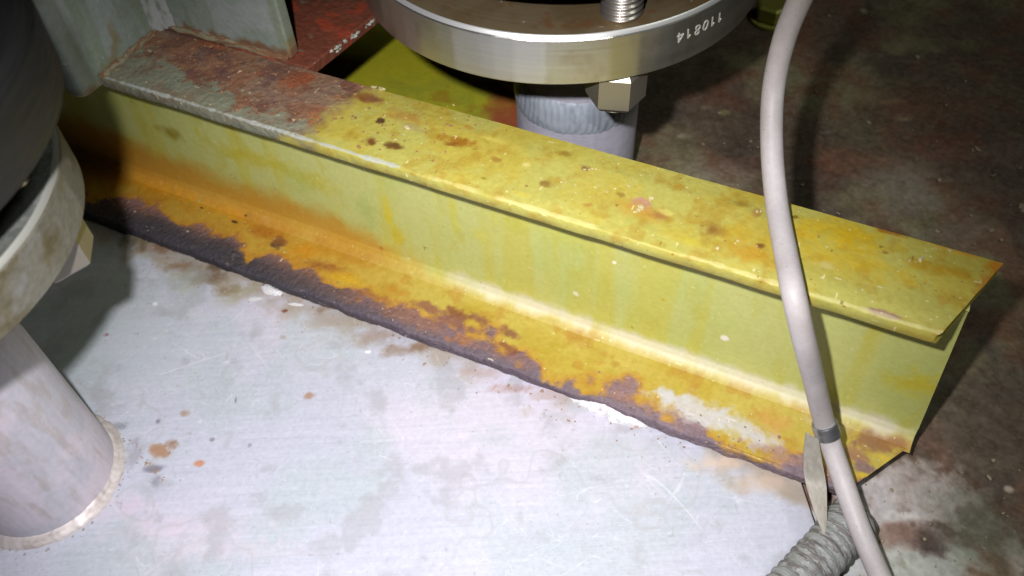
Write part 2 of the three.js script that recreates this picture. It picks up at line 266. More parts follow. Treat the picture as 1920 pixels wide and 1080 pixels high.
      if (pr > 0) { const p = [120, 128, 110]; mix(p, [118, 104, 86], ss(0.5, 0.7, b) * 0.6); mix(c, p, pr * ru * 0.85); c[3] = 0.55; c[4] += 0.12 * pr * ru; }
    } else c[3] = 0.42 + 0.2 * a;
    // bare worn arris
    const ed = Math.abs(q - WF + 0.0004), wear = ss(0.0011, 0.0003, ed + (fbm(s * 300, q * 200, 3, 201) - 0.5) * 0.0016);
    mix(c, s < -0.13 ? [168, 172, 166] : [206, 200, 150], wear * (s < -0.13 ? 0.85 : 0.5 * ss(0.35, 0.55, fbm(s * 40, 0, 3, 207) + ss(-0.06, 0.02, s) * 0.3)));
    const sp = vn(s * 620, q * 620, 211); if (sp > 0.95) mix(c, [206, 198, 160], 0.7); else if (sp < 0.035) mix(c, [110, 80, 36], 0.6);
    const gg = (f - 0.5) * 16; c[0] += gg; c[1] += gg; c[2] += gg * 0.8;
    c[4] += (f - 0.5) * (ru > 0.5 ? 0.7 : 0.18) + (b - 0.5) * (0.2 + ru * 0.5);
  }, 0.0007);
  const cutEnd = (n, y) => { const d = Math.min(n - NF, NF + WF - n), r = 0.0012; return endTop(n) - (d < r ? 0.6 * (r - Math.sqrt(r * r - (r - d) * (r - d))) : 0) + (fbm(n * 300, 1, 2, 5) - 0.5) * 0.0006; };
  mesh('top_flange', sweep(prof, 420, () => S0, cutEnd, (s, q) => [texU(s), clamp(q / QM, 0.002, 0.998)], (s, k, q) => [(fbm(s * 90, q * 90, 3, 221) - 0.5) * 0.0007 * (k > 17 && k < 30 ? 1 : 0.3), (fbm(s * 70, q * 200, 3, 231) - 0.5) * 0.00035], [NF + WF / 2, YT - TF / 2]), tmat, beam);
}
let botColour;
{ // bottom flange
  const r = 0.0012, nBk = NW + TW + 0.03, Y0 = 0.0002, QM = (NW - NB) + TB + 0.002;
  const NT = 26, front = [...Array.from({ length: NT }, (_, k) => [NW - (NW - NB) * k / NT, TB]), ...arc(NB + r, TB - r, r, PI / 2, PI), ...arc(NB + r, Y0 + r * 0.6, r * 0.6, PI, 1.5 * PI)];
  const prof = [...front, ...arc(nBk - r, Y0 + r, r, 1.5 * PI, 2 * PI), ...arc(nBk - r, TB - r, r, 0, PI / 2)];
  const PUR = [92, 76, 84], qOf = (px, py) => { const [s, n] = snY(px, py, TB); return [s, NW - n]; };
  const spots = place([[1300, 768, 15, 5.5, [182, 179, 178], 0.92, 0.6], [1390, 803, 13, 5.5, [182, 179, 178], 0.92, 0.6], [1425, 830, 6, 3.5, [182, 179, 178], 0.92, 0.6], [1260, 745, 6, 2.4, [182, 179, 178], 0.92, 0.6], [1388, 824, 1, 1, [150, 120, 108], 0.9, 0.4], [1450, 790, 7, 5, [180, 140, 70], 0.8, 0.7], [1455, 850, 8, 3, [150, 116, 100], 0.8, 0.6],
    [860, 590, 6, 3, RUST, 0.85, 0.5], [900, 600, 4, 2.4, [122, 82, 62], 0.85, 0.5], [955, 625, 5, 2.6, [120, 80, 56], 0.85, 0.5], [955, 655, 5, 3, RUST, 0.8, 0.5], [810, 580, 8, 2.6, [128, 84, 66], 0.85, 0.5], [850, 605, 9, 3, [122, 82, 74], 0.9, 0.5], [1080, 635, 5, 3.4, [160, 124, 46], 0.75, 0.8], [700, 555, 7, 2, [136, 88, 50], 0.8, 0.6], [740, 545, 8, 2.5, [160, 112, 30], 0.7, 0.8], [610, 500, 9, 3, [132, 82, 38], 0.8, 0.7], [520, 455, 3.5, 3.5, [84, 58, 50], 0.9, 0.5], [500, 440, 9, 3, [152, 94, 28], 0.7, 0.8], [660, 460, 8, 3, [172, 130, 28], 0.7, 0.8], [420, 395, 14, 3.5, [190, 130, 20], 0.8, 0.8], [300, 345, 20, 5, [196, 136, 18], 0.85, 0.8], [440, 416, 1.8, 0.7, [62, 44, 26], 0.95, 0.4], [462, 406, 1, 0.6, [62, 44, 26], 0.95, 0.4], [378, 390, 1, 0.5, [62, 44, 26], 0.95, 0.4], [570, 470, 7, 4, [184, 124, 24], 0.7, 0.8], [640, 520, 8, 3, [190, 150, 30], 0.7, 0.8], [1560, 790, 10, 4, [186, 172, 140], 0.6, 0.8], [1640, 830, 8, 5, [134, 96, 66], 0.9, 0.6], [1680, 830, 5, 4, [142, 96, 50], 0.85, 0.6], [1600, 850, 6, 3, [140, 100, 80], 0.8, 0.6], [1620, 880, 5, 2.4, [122, 96, 96], 0.9, 0.5], [1660, 860, 4, 2, [190, 166, 60], 0.9, 0.5], [1630, 895, 4, 1.4, [190, 168, 50], 0.9, 0.5], [1500, 760, 5, 3, [176, 132, 50], 0.6, 0.8]], qOf);
  const rustEdge = (s, q, e, b) => e - (0.0062 + 0.0022 * ss(-0.05, -0.15, s) + 0.0028 * ss(-0.2, -0.27, s) - 0.003 * ss(-0.02, 0.02, s)) + (fbm(s * 70, q * 70, 5, 431) - 0.5) * 0.026 + (b - 0.5) * 0.006;
  botColour = (s, q, c) => {
    const e = (NW - NB) - q;      // e: distance from the front rim, negative down the edge
    const a = fbm(s * 45, q * 45, 5, 401), b = fbm(s * 160, q * 160, 4, 411), f = fbm(s * 750, q * 750, 3, 421);
    c[0] = 174; c[1] = 156; c[2] = 70; mix(c, [165, 143, 48], ss(0.4, 0.7, a)); mix(c, [168, 120, 32], ss(-0.12, -0.2, s) * (0.55 + 0.4 * ss(0.4, 0.6, a)));
    mix(c, [160, 112, 38], ss(0.55, 0.75, b) * 0.4);
        const rg = rustEdge(s, q, e, b);
    const halo = ss(0.008, -0.002, rg), ru = ss(0.0030, -0.0016, rg);
    mix(c, [166, 104, 36], halo * 0.75);
    const k = [128, 92, 80]; mix(k, [112, 88, 92], ss(0.42, 0.6, a)); mix(k, [140, 96, 70], ss(0.56, 0.7, b)); mix(k, [96, 84, 94], ss(0.0045, 0.0005, e + (b - 0.5) * 0.006)); mix(k, [50, 47, 54], ss(-0.11, -0.22, s) * ss(0.014, 0.003, e + (a - 0.5) * 0.012) * 0.9); mix(k, [150, 128, 132], ss(-0.1, -0.02, s) * 0.35);  // last mix: lens flare put into the rust colour, paler to the right
    const gold = vn(s * 800, q * 800, 441); if (gold > 0.88) mix(k, [186, 160, 130], (gold - 0.88) * 4);
    mix(c, k, ru);
    stain(c, s, q, spots, 451, 300);
    const sp = vn(s * 600, q * 600, 461); if (sp > 0.96) mix(c, [214, 206, 180], 0.7);
    const g = (f - 0.5) * 18; c[0] += g; c[1] += g; c[2] += g;
    c[3] = 0.42 + 0.15 * a + ru * 0.3; c[4] = 0.45 + ru * 0.2 + (f - 0.5) * (0.15 + ru * 0.6) + (b - 0.5) * (0.15 + ru * 0.5);
  };
  const bmat = surface(2048, 300, (u, v, c) => botColour(S0 + (S1 - S0) * u, QM * v, c), 0.0009);
  mesh('bottom_flange', sweep(prof, 800, () => S0, endBot, (s, q) => [texU(s), clamp(q / QM, 0.002, 0.998)], (s, k, q) => {
    const e = (NW - NB) - q, front = k >= NT && k < NT + 10, crust = k > 8 && k < NT + 10 ? ss(0.0012, -0.0012, rustEdge(s, q, e, fbm(s * 160, q * 160, 4, 411))) : 0, lump = 0.25 + fbm(s * 420, q * 420, 4, 481) * 1.1;
    return [front ? (fbm(s * 140, q * 160, 4, 471) - 0.5) * 0.0022 - crust * 0.0003 * lump : 0, k < NT + 4 ? crust * 0.0007 * lump : 0];
  }, [NW, TB / 2]), bmat, beam);
}
{ // web with its root fillets
  const y0 = TB - 0.0002, y1 = YT - TF + 0.0002, R = 0.0066, nb = NW + TW;
  const R2 = 0.0012, front = [...arc(NW - R, y0 + R, R, 1.5 * PI, 2 * PI, 8), ...[0.15, 0.3, 0.45, 0.6, 0.75, 0.9].map(k => [NW, y0 + R + (y1 - y0 - 2 * R) * k]), ...arc(NW - R2, y1 - R2, R2, 0, PI / 2, 4)];
  const back = [[nb, y1], ...arc(nb + R, y0 + R, R, PI, 1.5 * PI, 4)];
  const prof = [...front, ...back];
  // profile runs up the front face: foot of the fillet at q = 0
  const FL = R * PI / 2, QM = FL + (y1 - y0 - 2 * R) + FL;
  const qOfY = y => FL + (y - y0 - R);
  const spots = place([[262, 330, 26, 7, ORANGE, 0.75, 0.8], [210, 270, 18, 8, [150, 122, 16], 0.7, 0.9], [728, 400, 1.6, 9, [196, 176, 30], 0.75, 0.8], [745, 440, 2.5, 6, [190, 166, 28], 0.6, 0.8], [850, 400, 2, 9, [188, 176, 40], 0.4, 0.9], [900, 440, 3, 5, [192, 180, 60], 0.4, 0.9], [480, 300, 22, 5, [176, 154, 18], 0.5, 0.9], [600, 345, 8, 4, [178, 158, 22], 0.4, 0.9], [1080, 552, 1.7, 1.6, [214, 210, 190], 0.9, 0.4], [1152, 492, 0.9, 1, [226, 222, 200], 0.9, 0.4], [1357, 634, 1.6, 1.4, [222, 218, 206], 0.9, 0.4], [715, 465, 1.2, 1.2, [120, 70, 40], 0.9, 0.4], [705, 463, 3, 2, [186, 160, 100], 0.7, 0.7], [1243, 562, 0.8, 0.7, [176, 150, 30], 0.8, 0.4], [1730, 720, 6, 6, [190, 168, 20], 0.6, 0.9], [1690, 720, 8, 4, [184, 168, 40], 0.4, 0.9], [320, 250, 6, 3, [120, 100, 12], 0.6, 0.8], [690, 400, 5, 8, [150, 164, 84], 0.5, 0.9], [560, 340, 8, 7, [158, 168, 74], 0.4, 0.9], [1020, 420, 20, 8, [184, 184, 70], 0.4, 0.9], [440, 400, 1, 0.8, [70, 50, 20], 0.9, 0.4], [370, 248, 1.2, 2.4, [176, 170, 50], 0.7, 0.5]],
    (px, py) => { const [s, y] = syW(px, py); return [s, qOfY(y)]; });
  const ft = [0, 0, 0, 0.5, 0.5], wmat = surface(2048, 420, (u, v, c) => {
    const s = S0 + (S1 - S0) * u, q = QM * v;
    const a = fbm(s * 40, q * 30, 5, 301), b = fbm(s * 150, q * 60, 4, 311), f = fbm(s * 800, q * 800, 2, 321), dr = fbm(s * 130, q * 9, 3, 331);
    c[0] = 180; c[1] = 182; c[2] = 108;
    mix(c, [168, 176, 94], ss(0.4, 0.7, a) * 0.6); mix(c, [182, 172, 62], ss(0.48, 0.74, dr) * 0.5); mix(c, [170, 160, 56], ss(0.55, 0.8, b) * 0.35);
    stain(c, s, q, spots, 341, 240);
    // orange seep low on the left half, ragged upper rim
    const h = FL * 1.0 + 0.006 * ss(-0.12, -0.2, s) + 0.008 * ss(-0.2, -0.3, s), o = ss(0.009, -0.006, q - h + (fbm(s * 60, q * 60, 4, 351) - 0.5) * 0.018) * ss(-0.09, -0.22, s + (a - 0.5) * 0.1);
    mix(c, [180, 124, 26], o * 0.8); if (q < FL) { ft[3] = 0.5; ft[4] = 0.5; botColour(s, R * (1 - Math.sin(q / R)), ft); mix(c, ft, ss(FL * 0.85, FL * 0.2, q + (a - 0.5) * 0.004)); }
    // pale gloss highlight along the root curve, painted into the colour
    const glossLine = ss(0.0050, 0.0002, Math.abs(q - FL * 0.66) + (b - 0.5) * 0.006) * ss(0.3, 0.6, fbm(s * 50, q * 20, 4, 361) + ss(-0.16, -0.02, s) * 0.25 - o * 0.4);
    mix(c, [204, 198, 182], glossLine * 0.75);
    const sp = vn(s * 560, q * 560, 371); if (sp > 0.965) mix(c, [206, 202, 150], 0.6); else if (sp < 0.02) mix(c, [120, 96, 30], 0.5);
    const g = (f - 0.5) * 10; c[0] += g; c[1] += g; c[2] += g;
    c[3] = 0.50 + 0.16 * a + o * 0.2; c[4] = 0.5 + (f - 0.5) * 0.16 + (a - 0.5) * 0.5;
  }, 0.00035);
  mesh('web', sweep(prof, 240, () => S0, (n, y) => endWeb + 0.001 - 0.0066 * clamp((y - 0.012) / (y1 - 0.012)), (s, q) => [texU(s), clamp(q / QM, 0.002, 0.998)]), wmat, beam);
}
// tack weld lumps at the beam's foot
{
  const lump = (px0, py0, px1, py1, r, hgt, seed, mat) => {
    const a = onY(px0, py0, 0), b = onY(px1, py1, 0), la = SN(a), lb = SN(b), L = Math.hypot(lb[0] - la[0], lb[1] - la[1]);
    const ux = (lb[0] - la[0]) / L, un = (lb[1] - la[1]) / L;
    const g = grid(60, 18, (u, v) => {
      const an = v * PI, t = u * L, e = Math.pow(Math.sin(PI * clamp(u, 0.0, 1)), 0.45), rr = r * e * (0.85 + 0.6 * (fbm(t * 240, an * 1.1, 3, seed) - 0.5));
      const s = la[0] + ux * t - un * Math.cos(an) * rr, n = la[1] + un * t + ux * Math.cos(an) * rr; return [s, -0.0002 + Math.sin(an) * rr * hgt, -n];
    });
    mesh('tack_weld', g, mat, beam);
  };
  const m = surface(256, 64, (u, v, c) => { const a = fbm(u * 26, v * 8, 4, 7), b = fbm(u * 9, v * 5, 3, 8); c[0] = 208; c[1] = 208; c[2] = 210; mix(c, [186, 184, 184], ss(0.5, 0.75, a)); mix(c, [150, 120, 104], ss(0.62, 0.76, b) * 0.7); c[3] = 0.5; c[4] = a; }, 0.0004, { side: THREE.DoubleSide });
  lump(1060, 733, 1218, 800, 0.0050, 1.05, 5, m); lump(490, 535, 530, 553, 0.003, 0.8, 9, m); lump(538, 568, 570, 572, 0.0012, 0.8, 12, m);
}
// loose scale and grit lying on the flanges
{
  const r = mulberry(77), list = [], list2 = [];
  for (let i = 0; i < 170; i++) { const s = -0.245 + Math.pow(r(), 1.3) * 0.13, q = r(); if (q < 0.12) continue; list.push([s, YT + 0.0002, -(NF + WF * q * 0.96), 0.00025 + r() * r() * 0.0008]); }
  for (let i = 0; i < 26; i++) { const s = -0.12 + r() * 0.16; list2.push([s, YT + 0.0001, -(NF + WF * (0.03 + r() * 0.92)), 0.00018 + r() * r() * 0.0006]); }
  for (const [px, py, k] of [[1725, 485, 0.001], [1712, 490, 0.0007], [1775, 470, 0.0006], [1420, 398, 0.0008], [700, 160, 0.001], [715, 168, 0.0012], [765, 238, 0.001], [1100, 318, 0.0007], [1115, 316, 0.0006], [845, 198, 0.0005], [1060, 340, 0.0006], [1215, 372, 0.001], [1200, 388, 0.0012], [1190, 395, 0.0009], [1345, 467, 0.0008]]) { const [s, n] = snY(px, py, YT); for (let j = 0; j < 2; j++) list2.push([s + (r() - 0.5) * 0.0022, YT + 0.0001, -n + (r() - 0.5) * 0.0018, k * (0.5 + r() * 0.5)]); }
  stuff(mesh('rust_scale', crumbs(list, 5), solid(0x8a6244, 0.75), beam));
  stuff(mesh('paint_grit', crumbs(list2, 6), solid(0xb0a476, 0.6), beam));
  const list3 = [];
  for (let i = 0; i < 90; i++) { const s = -0.27 + r() * 0.31; list3.push([s, TB + 0.0001, -(NB + 0.001 + r() * r() * 0.014), 0.0002 + r() * r() * 0.0007]); }
  stuff(mesh('rust_scale', crumbs(list3, 9), solid(0x85685a, 0.75), beam));
}

// ------------------------------------------------------------------ grey bracket on the beam's far end
const paintGrey = (seed, w, h, su, sv, rusty) => surface(w, h, (u, v, c) => {
  const x = u * su, y = v * sv, a = fbm(x * 60, y * 60, 5, seed), b = fbm(x * 160, y * 120, 4, seed + 20), f = fbm(x * 700, y * 700, 2, seed + 40), st = fbm(x * 140, y * 14, 4, seed + 60);
  c[0] = 132; c[1] = 144; c[2] = 134; mix(c, [146, 154, 150], ss(0.45, 0.65, a)); mix(c, [120, 132, 110], ss(0.55, 0.7, st) * 0.7);
  const k = ss(0.0045, -0.001, y + (b - 0.5) * 0.012 + (a - 0.5) * 0.006 - rusty); mix(c, [116, 80, 54], k * 0.9);
  mix(c, [132, 112, 70], ss(0.64, 0.74, fbm(x * 90, y * 40, 4, seed + 80)) * 0.6);
  const sp = vn(x * 480, y * 480, seed + 90); if (sp > 0.965) mix(c, [188, 192, 186], 0.6); else if (sp < 0.012) mix(c, [50, 54, 60], 0.9);
  const g = (f - 0.5) * 12; c[0] += g; c[1] += g; c[2] += g; c[3] = 0.5 + 0.2 * a + 0.2 * k; c[4] = 0.5 + (a - 0.5) * 0.5 + (f - 0.5) * 0.25;
}, 0.0004);
{
  const br = thing('angle_bracket', 'grey green painted steel angle standing on the beam, its foot rusted', 'bracket', world(-0.255, 0.205, YT));
  br.rotation.y = -PSI;
  const H = 0.12;
  // local: x along the beam, y up, z towards the viewer (-n)
  const plate = (name, x0, x1, z0, z1, yLow, rnd, mat, uvf, slantX = 0, slantZ = 0) => {
    const sh = new THREE.Shape(), r = rnd; sh.moveTo(x0 + r, -z1); sh.lineTo(x1 - r, -z1); sh.quadraticCurveTo(x1, -z1, x1, -z1 + r); sh.lineTo(x1, -z0 - r); sh.quadraticCurveTo(x1, -z0, x1 - r, -z0); sh.lineTo(x0 + r, -z0); sh.quadraticCurveTo(x0, -z0, x0, -z0 - r); sh.lineTo(x0, -z1 + r); sh.quadraticCurveTo(x0, -z1, x0 + r, -z1);
    const g = new THREE.ExtrudeGeometry(sh, { depth: H - yLow, bevelEnabled: true, bevelThickness: 0.0007, bevelSize: 0.0007, bevelOffset: -0.0007, bevelSegments: 2, curveSegments: 6 }); g.rotateX(-PI / 2); g.translate(0, yLow, 0);
    const p = g.attributes.position, uv = g.attributes.uv; for (let i = 0; i < p.count; i++) { const q = uvf(p.getX(i), p.getY(i), p.getZ(i)); uv.setXY(i, q[0], q[1]); }
    return mesh(name, g, mat, br);
  };
  const nl = n => -(n - 0.205), sl = s => s + 0.255;
  // plate across the flange; overhangs the front rim a little
  plate('side_plate', sl(-0.2712), sl(-0.2608), nl(0.2130), nl(0.1645), -0.0026, 0.0046, paintGrey(601, 512, 1024, 0.06, 0.12, -0.002), (x, y, z) => [clamp((z + 0.01) / 0.06), clamp((y + 0.003) / 0.12)]);
  plate('back_plate', sl(-0.2600), sl(-0.1985), nl(0.2175), nl(0.2118), 0.0006, 0.0012, paintGrey(701, 512, 1024, 0.07, 0.12, 0.001), (x, y, z) => [clamp((x + 0.01) / 0.075), clamp(y / 0.12)]);
  // vertical weld in the inner corner, foot welds
  const wmat = surface(128, 512, (u, v, c) => { const a = fbm(u * 3, v * 24, 4, 3), b = fbm(u * 4, v * 30, 3, 5); c[0] = 158; c[1] = 162; c[2] = 160; mix(c, [126, 134, 122], ss(0.5, 0.7, a)); mix(c, [52, 56, 66], ss(0.74, 0.8, b) * 0.9); c[3] = 0.5; c[4] = a; }, 0.0004, { side: THREE.DoubleSide });
  const A = [sl(-0.2600), nl(0.2112)];
  mesh('weld_bead', grid(12, 160, (u, v) => { const y = v * H, a = u * PI / 2, r = 0.0058 + 0.0016 * fbm(u * 2, y * 90, 3, 9); const k = 1 - 0.45 * Math.sin(2 * a); return [A[0] + Math.cos(a) * r * k - 0.0006, y, A[1] + Math.sin(a) * r * k - 0.0006]; }), wmat, br);
  const foot = (x0, z0, x1, z1, nx, nz, seed) => mesh('weld_bead', grid(90, 10, (u, v) => { const a = v * PI / 2, t = u, r = 0.0016 + 0.0014 * (fbm(u * 12, v * 1.2, 3, seed) - 0.4); return [x0 + (x1 - x0) * t + nx * Math.cos(a) * r, Math.sin(a) * r - 0.0002, z0 + (z1 - z0) * t + nz * Math.cos(a) * r]; }), footMat, br);
  const footMat = surface(256, 64, (u, v, c) => { const a = fbm(u * 30, v * 6, 4, 13), b = fbm(u * 11, v * 3, 3, 15); c[0] = 118; c[1] = 84; c[2] = 58; mix(c, [134, 134, 110], ss(0.5, 0.68, b) * 0.8); mix(c, [160, 146, 112], ss(0.66, 0.76, a) * 0.6); c[3] = 0.7; c[4] = a; }, 0.0003, { side: THREE.DoubleSide });
  foot(sl(-0.2606), nl(0.174), sl(-0.2606), nl(0.211), 1, 0, 21); foot(sl(-0.258), nl(0.2119), sl(-0.199), nl(0.2119), 0, 1, 23);
}
{ // rusted shelf plate behind the flange
  const m = surface(512, 512, (u, v, c) => { const a = fbm(u * 7, v * 7, 5, 801), b = fbm(u * 20, v * 20, 4, 811), f = fbm(u * 90, v * 90, 3, 821); c[0] = 112; c[1] = 60; c[2] = 40; mix(c, [84, 58, 40], ss(0.42, 0.62, a)); mix(c, [146, 62, 38], ss(0.55, 0.7, b)); mix(c, [126, 122, 104], ss(0.66, 0.76, fbm(u * 16 + 3, v * 16, 4, 831)) * 0.8); const g = (f - 0.5) * 24; c[0] += g; c[1] += g; c[2] += g; c[3] = 0.7; c[4] = 0.4 + (f - 0.5) * 0.6 + b * 0.3; }, 0.0007);
  const t = thing('shelf_plate', 'red brown rusted steel plate joining the beam behind the grey bracket', 'plate', world(-0.24, 0.24, YT)); t.rotation.y = -PSI;
  const x = s => s + 0.24, z = n => -(n - 0.24), [sa, na] = snY(585, 118, YT), [sb, nb] = snY(722, 10, YT), k = (0.33 - na) / (nb - na);
  slab([[x(-0.34), z(0.2101)], [x(sa) - 0.0, z(0.2101)], [x(sa + (sb - sa) * k), z(0.33)], [x(-0.34), z(0.33)]], -0.0052, -0.0003, 0.0007, m, 'plate', t, (X, Y, Z) => [clamp((X + 0.1) / 0.2), clamp((Z + 0.1 + (Y + 0.003) * 0.5) / 0.14)]);
  // strip of old grey paint flaking on the cut rim
  const r = mulberry(19), chips = [];
  for (let i = 0; i < 60; i++) { const q = r(); if (fbm(q * 9, 1, 2, 4) < 0.42) continue; const s = sa + (sb - sa) * q * 1.1, n = na + (nb - na) * q * 1.1; chips.push([x(s) - 0.0002, -0.0008 - r() * 0.0022, z(n), 0.0007 + r() * 0.0009]); }
  stuff(mesh('paint_flakes', crumbs(chips, 8), solid(0xa3aa9c, 0.6), t));
}
{ // yellow painted plate on the floor behind the beam
  const t = thing('yellow_plate', 'dim olive yellow painted plate on the floor behind the beam, rusted red at one rim', 'plate', world(-0.19, 0.30, FLOORY)); t.rotation.y = -PSI;
  const x = s => s + 0.19, z = n => -(n - 0.30), yL = 0.001, [sr] = snY(985, 236, yL);
  const m = surface(768, 768, (u, v, c) => {
    const X = u * 0.3, Z = v * 0.3, a = fbm(X * 45, Z * 45, 5, 901), b = fbm(X * 110, Z * 110, 4, 911), f = fbm(X * 700, Z * 700, 2, 921);
    c[0] = 178; c[1] = 174; c[2] = 40; mix(c, [160, 162, 48], ss(0.4, 0.7, a)); mix(c, [156, 116, 36], ss(0.58, 0.76, b) * 0.5);
    const e = ss(0.024, 0.008, 0.268 - X + (fbm(X * 50, Z * 50, 4, 931) - 0.5) * 0.03); mix(c, [150, 70, 44], e * 0.9);
    const g = (f - 0.5) * 12; c[0] += g; c[1] += g; c[2] += g; c[3] = 0.5 + 0.2 * e; c[4] = 0.5 + (f - 0.5) * 0.3 + (a - 0.5) * 0.4;
  }, 0.0004);
  const uvf = (X, Y, Z) => [clamp((X - x(sr) + 0.268) / 0.3), clamp((Z + 0.2) / 0.3)];
  slab([[x(-0.36), z(0.2275)], [x(sr), z(0.2275)], [x(sr + 0.004), z(0.5)], [x(-0.36), z(0.5)]], 0, yL - FLOORY, 0.0008, m, 'plate', t, uvf);
  mesh('weld_bead', grid(160, 8, (u, v) => { const a = v * PI / 2, r = 0.003 + 0.002 * (fbm(u * 40, v, 3, 5) - 0.5); return [x(-0.3) + (x(sr) - x(-0.3)) * u, yL - FLOORY - 0.0003 + Math.sin(a) * r, z(0.2263) - Math.cos(a) * r]; }), m, t).material.side = THREE.DoubleSide;
}

// ------------------------------------------------------------------ pipe joints
const steel = (seed, tint, rough) => surface(1024, 256, (u, v, c) => {
  const ln = vn(u * 14, v * 60, seed) * 0.6 + vn(u * 40, v * 110, seed + 1) * 0.4, a = fbm(u * 30, v * 3, 4, seed + 2), b = fbm(u * 70, v * 6, 4, seed + 3);
  c[0] = tint[0]; c[1] = tint[1]; c[2] = tint[2]; const g = (ln - 0.5) * 14 + (a - 0.5) * 10; c[0] += g; c[1] += g; c[2] += g;
  mix(c, [150, 134, 104], ss(0.55, 0.85, b) * 0.3); c[3] = rough + (b - 0.5) * 0.1 + (ln - 0.5) * 0.08; c[4] = ln;
}, 0.00002, { metalness: 0.93, anisotropy: 0.6, anisotropyRotation: PI / 2 });
const faceSteel = surface(512, 512, (u, v, c) => {
  const x = u - 0.5, y = v - 0.5, rr = Math.hypot(x, y), an = Math.atan2(y, x), ln = vn(rr * 420, an * 2, 8), a = fbm(u * 12, v * 12, 4, 9), b = fbm(u * 30, v * 30, 4, 10);
  c[0] = 146; c[1] = 128; c[2] = 98; const g = (ln - 0.5) * 12; c[0] += g; c[1] += g; c[2] += g; mix(c, [118, 98, 66], ss(0.4, 0.75, a) * 0.7); mix(c, [140, 88, 50], ss(0.64, 0.82, b) * 0.5); const sp = vn(u * 90, v * 90, 5); if (sp > 0.95) mix(c, [214, 206, 190], 0.7); c[3] = 0.42 + 0.2 * a; c[4] = ln;
}, 0.00005, { metalness: 0.7 });
const rubber = surface(256, 256, (u, v, c) => { const a = fbm(u * 20, v * 20, 4, 21), f = fbm(u * 120, v * 120, 2, 22); c[0] = 11 + a * 8; c[1] = 12 + a * 8; c[2] = 12 + a * 7; c[3] = 0.5 + 0.2 * a; c[4] = f; }, 0.0002);
const nutMat = surface(128, 128, (u, v, c) => { const a = fbm(u * 9, v * 9, 4, 31), b = vn(u * 60, v * 6, 32); c[0] = 156; c[1] = 154; c[2] = 146; mix(c, [120, 104, 78], ss(0.52, 0.72, fbm(u * 5, v * 5, 4, 35)) * 0.6); const g = (a - 0.5) * 40 + (b - 0.5) * 12; c[0] += g; c[1] += g; c[2] += g; c[3] = 0.42 + 0.2 * (a - 0.5); c[4] = a; }, 0.0001, { metalness: 0.65 });
const weldMat = (seed, base, dark) => surface(1024, 128, (u, v, c) => { const rip = 0.5 + 0.5 * Math.sin(u * 420 + Math.sin(v * PI) * 3 + 3 * vn(u * 40, v * 2, seed)), a = fbm(u * 22, v * 2, 4, seed + 1); c[0] = base[0]; c[1] = base[1]; c[2] = base[2]; mix(c, dark, ss(0.45, 0.7, a) * 0.6); const g = (rip - 0.5) * 6; c[0] += g; c[1] += g; c[2] += g; c[3] = 0.4 + 0.25 * a; c[4] = rip * 0.3 + a * 0.7; }, 0.00009, { metalness: 0.25 });
function hexNut(af, h) {
  const R = af / Math.sqrt(3), sh = new THREE.Shape(); for (let i = 0; i < 6; i++) { const a = i * PI / 3; i ? sh.lineTo(R * Math.cos(a), R * Math.sin(a)) : sh.moveTo(R, 0); }
  const g = new THREE.ExtrudeGeometry(sh, { depth: h, bevelEnabled: false, steps: 8 }).toNonIndexed();
  g.rotateX(-PI / 2);
  const p = g.attributes.position;   // chamfered crown: pull the corners in towards both ends
  for (let i = 0; i < p.count; i++) {
    const y = p.getY(i), r = Math.hypot(p.getX(i), p.getZ(i)), d = Math.min(y, h - y), lim = af / 2 * 0.965 + d * 1.7; if (r > lim) { const k = lim / r; p.setX(i, p.getX(i) * k); p.setZ(i, p.getZ(i) * k); }
  }
  g.deleteAttribute('normal'); return toCreasedNormals(g, 0.35);
}
function threaded(r, len, pitch) {   // helical ridge
  const per = 8, turns = len / pitch;
  return grid(40, Math.ceil(turns * per), (u, v) => { const a = u * 2 * PI, y = v * len, ph = y / pitch - u, fr = ph - Math.floor(ph), rr = r - pitch * 0.55 * Math.abs(fr - 0.5) * 2; return [rr * Math.cos(a), y, -rr * Math.sin(a)]; });
}
function stud(r, y0, y1, mat, parent, x, z) {
  const g = threaded(r, y1 - y0, 0.0021); const cap = new THREE.CircleGeometry(r * 0.9, 24); cap.rotateX(PI / 2);
  const m = mesh('stud', mergeGeometries([g, cap].map(q => { const k = q.index ? q.toNonIndexed() : q; return k; })), mat, parent); m.position.set(x, y0, z); return m;
}
function weldRing(R, r, hIn, mat, parent, name, seed, y, x = 0, z = 0) {   // concave-convex fillet around a pipe foot
  const g = grid(260, 12, (u, v) => {
    const a = u * 2 * PI, t = v * PI / 2, rip = 0.012 * Math.sin(a * 40 + 3 * Math.sin(2 * t) + 4 * vn(a * 6, 0, seed)), k = (1 + 0.4 * (fbm(Math.cos(a) * 4 + 9, Math.sin(a) * 4 + 9, 3, seed) - 0.5) + rip) * (1 - 0.22 * Math.sin(2 * t));
    const rr = R - 0.0004 + Math.cos(t) * r * k; return [rr * Math.cos(a), Math.sin(t) * hIn * k - 0.0002, -rr * Math.sin(a)];
  });
  const m = mesh(name, g, mat, parent); m.position.set(x, y, z); return m;
}
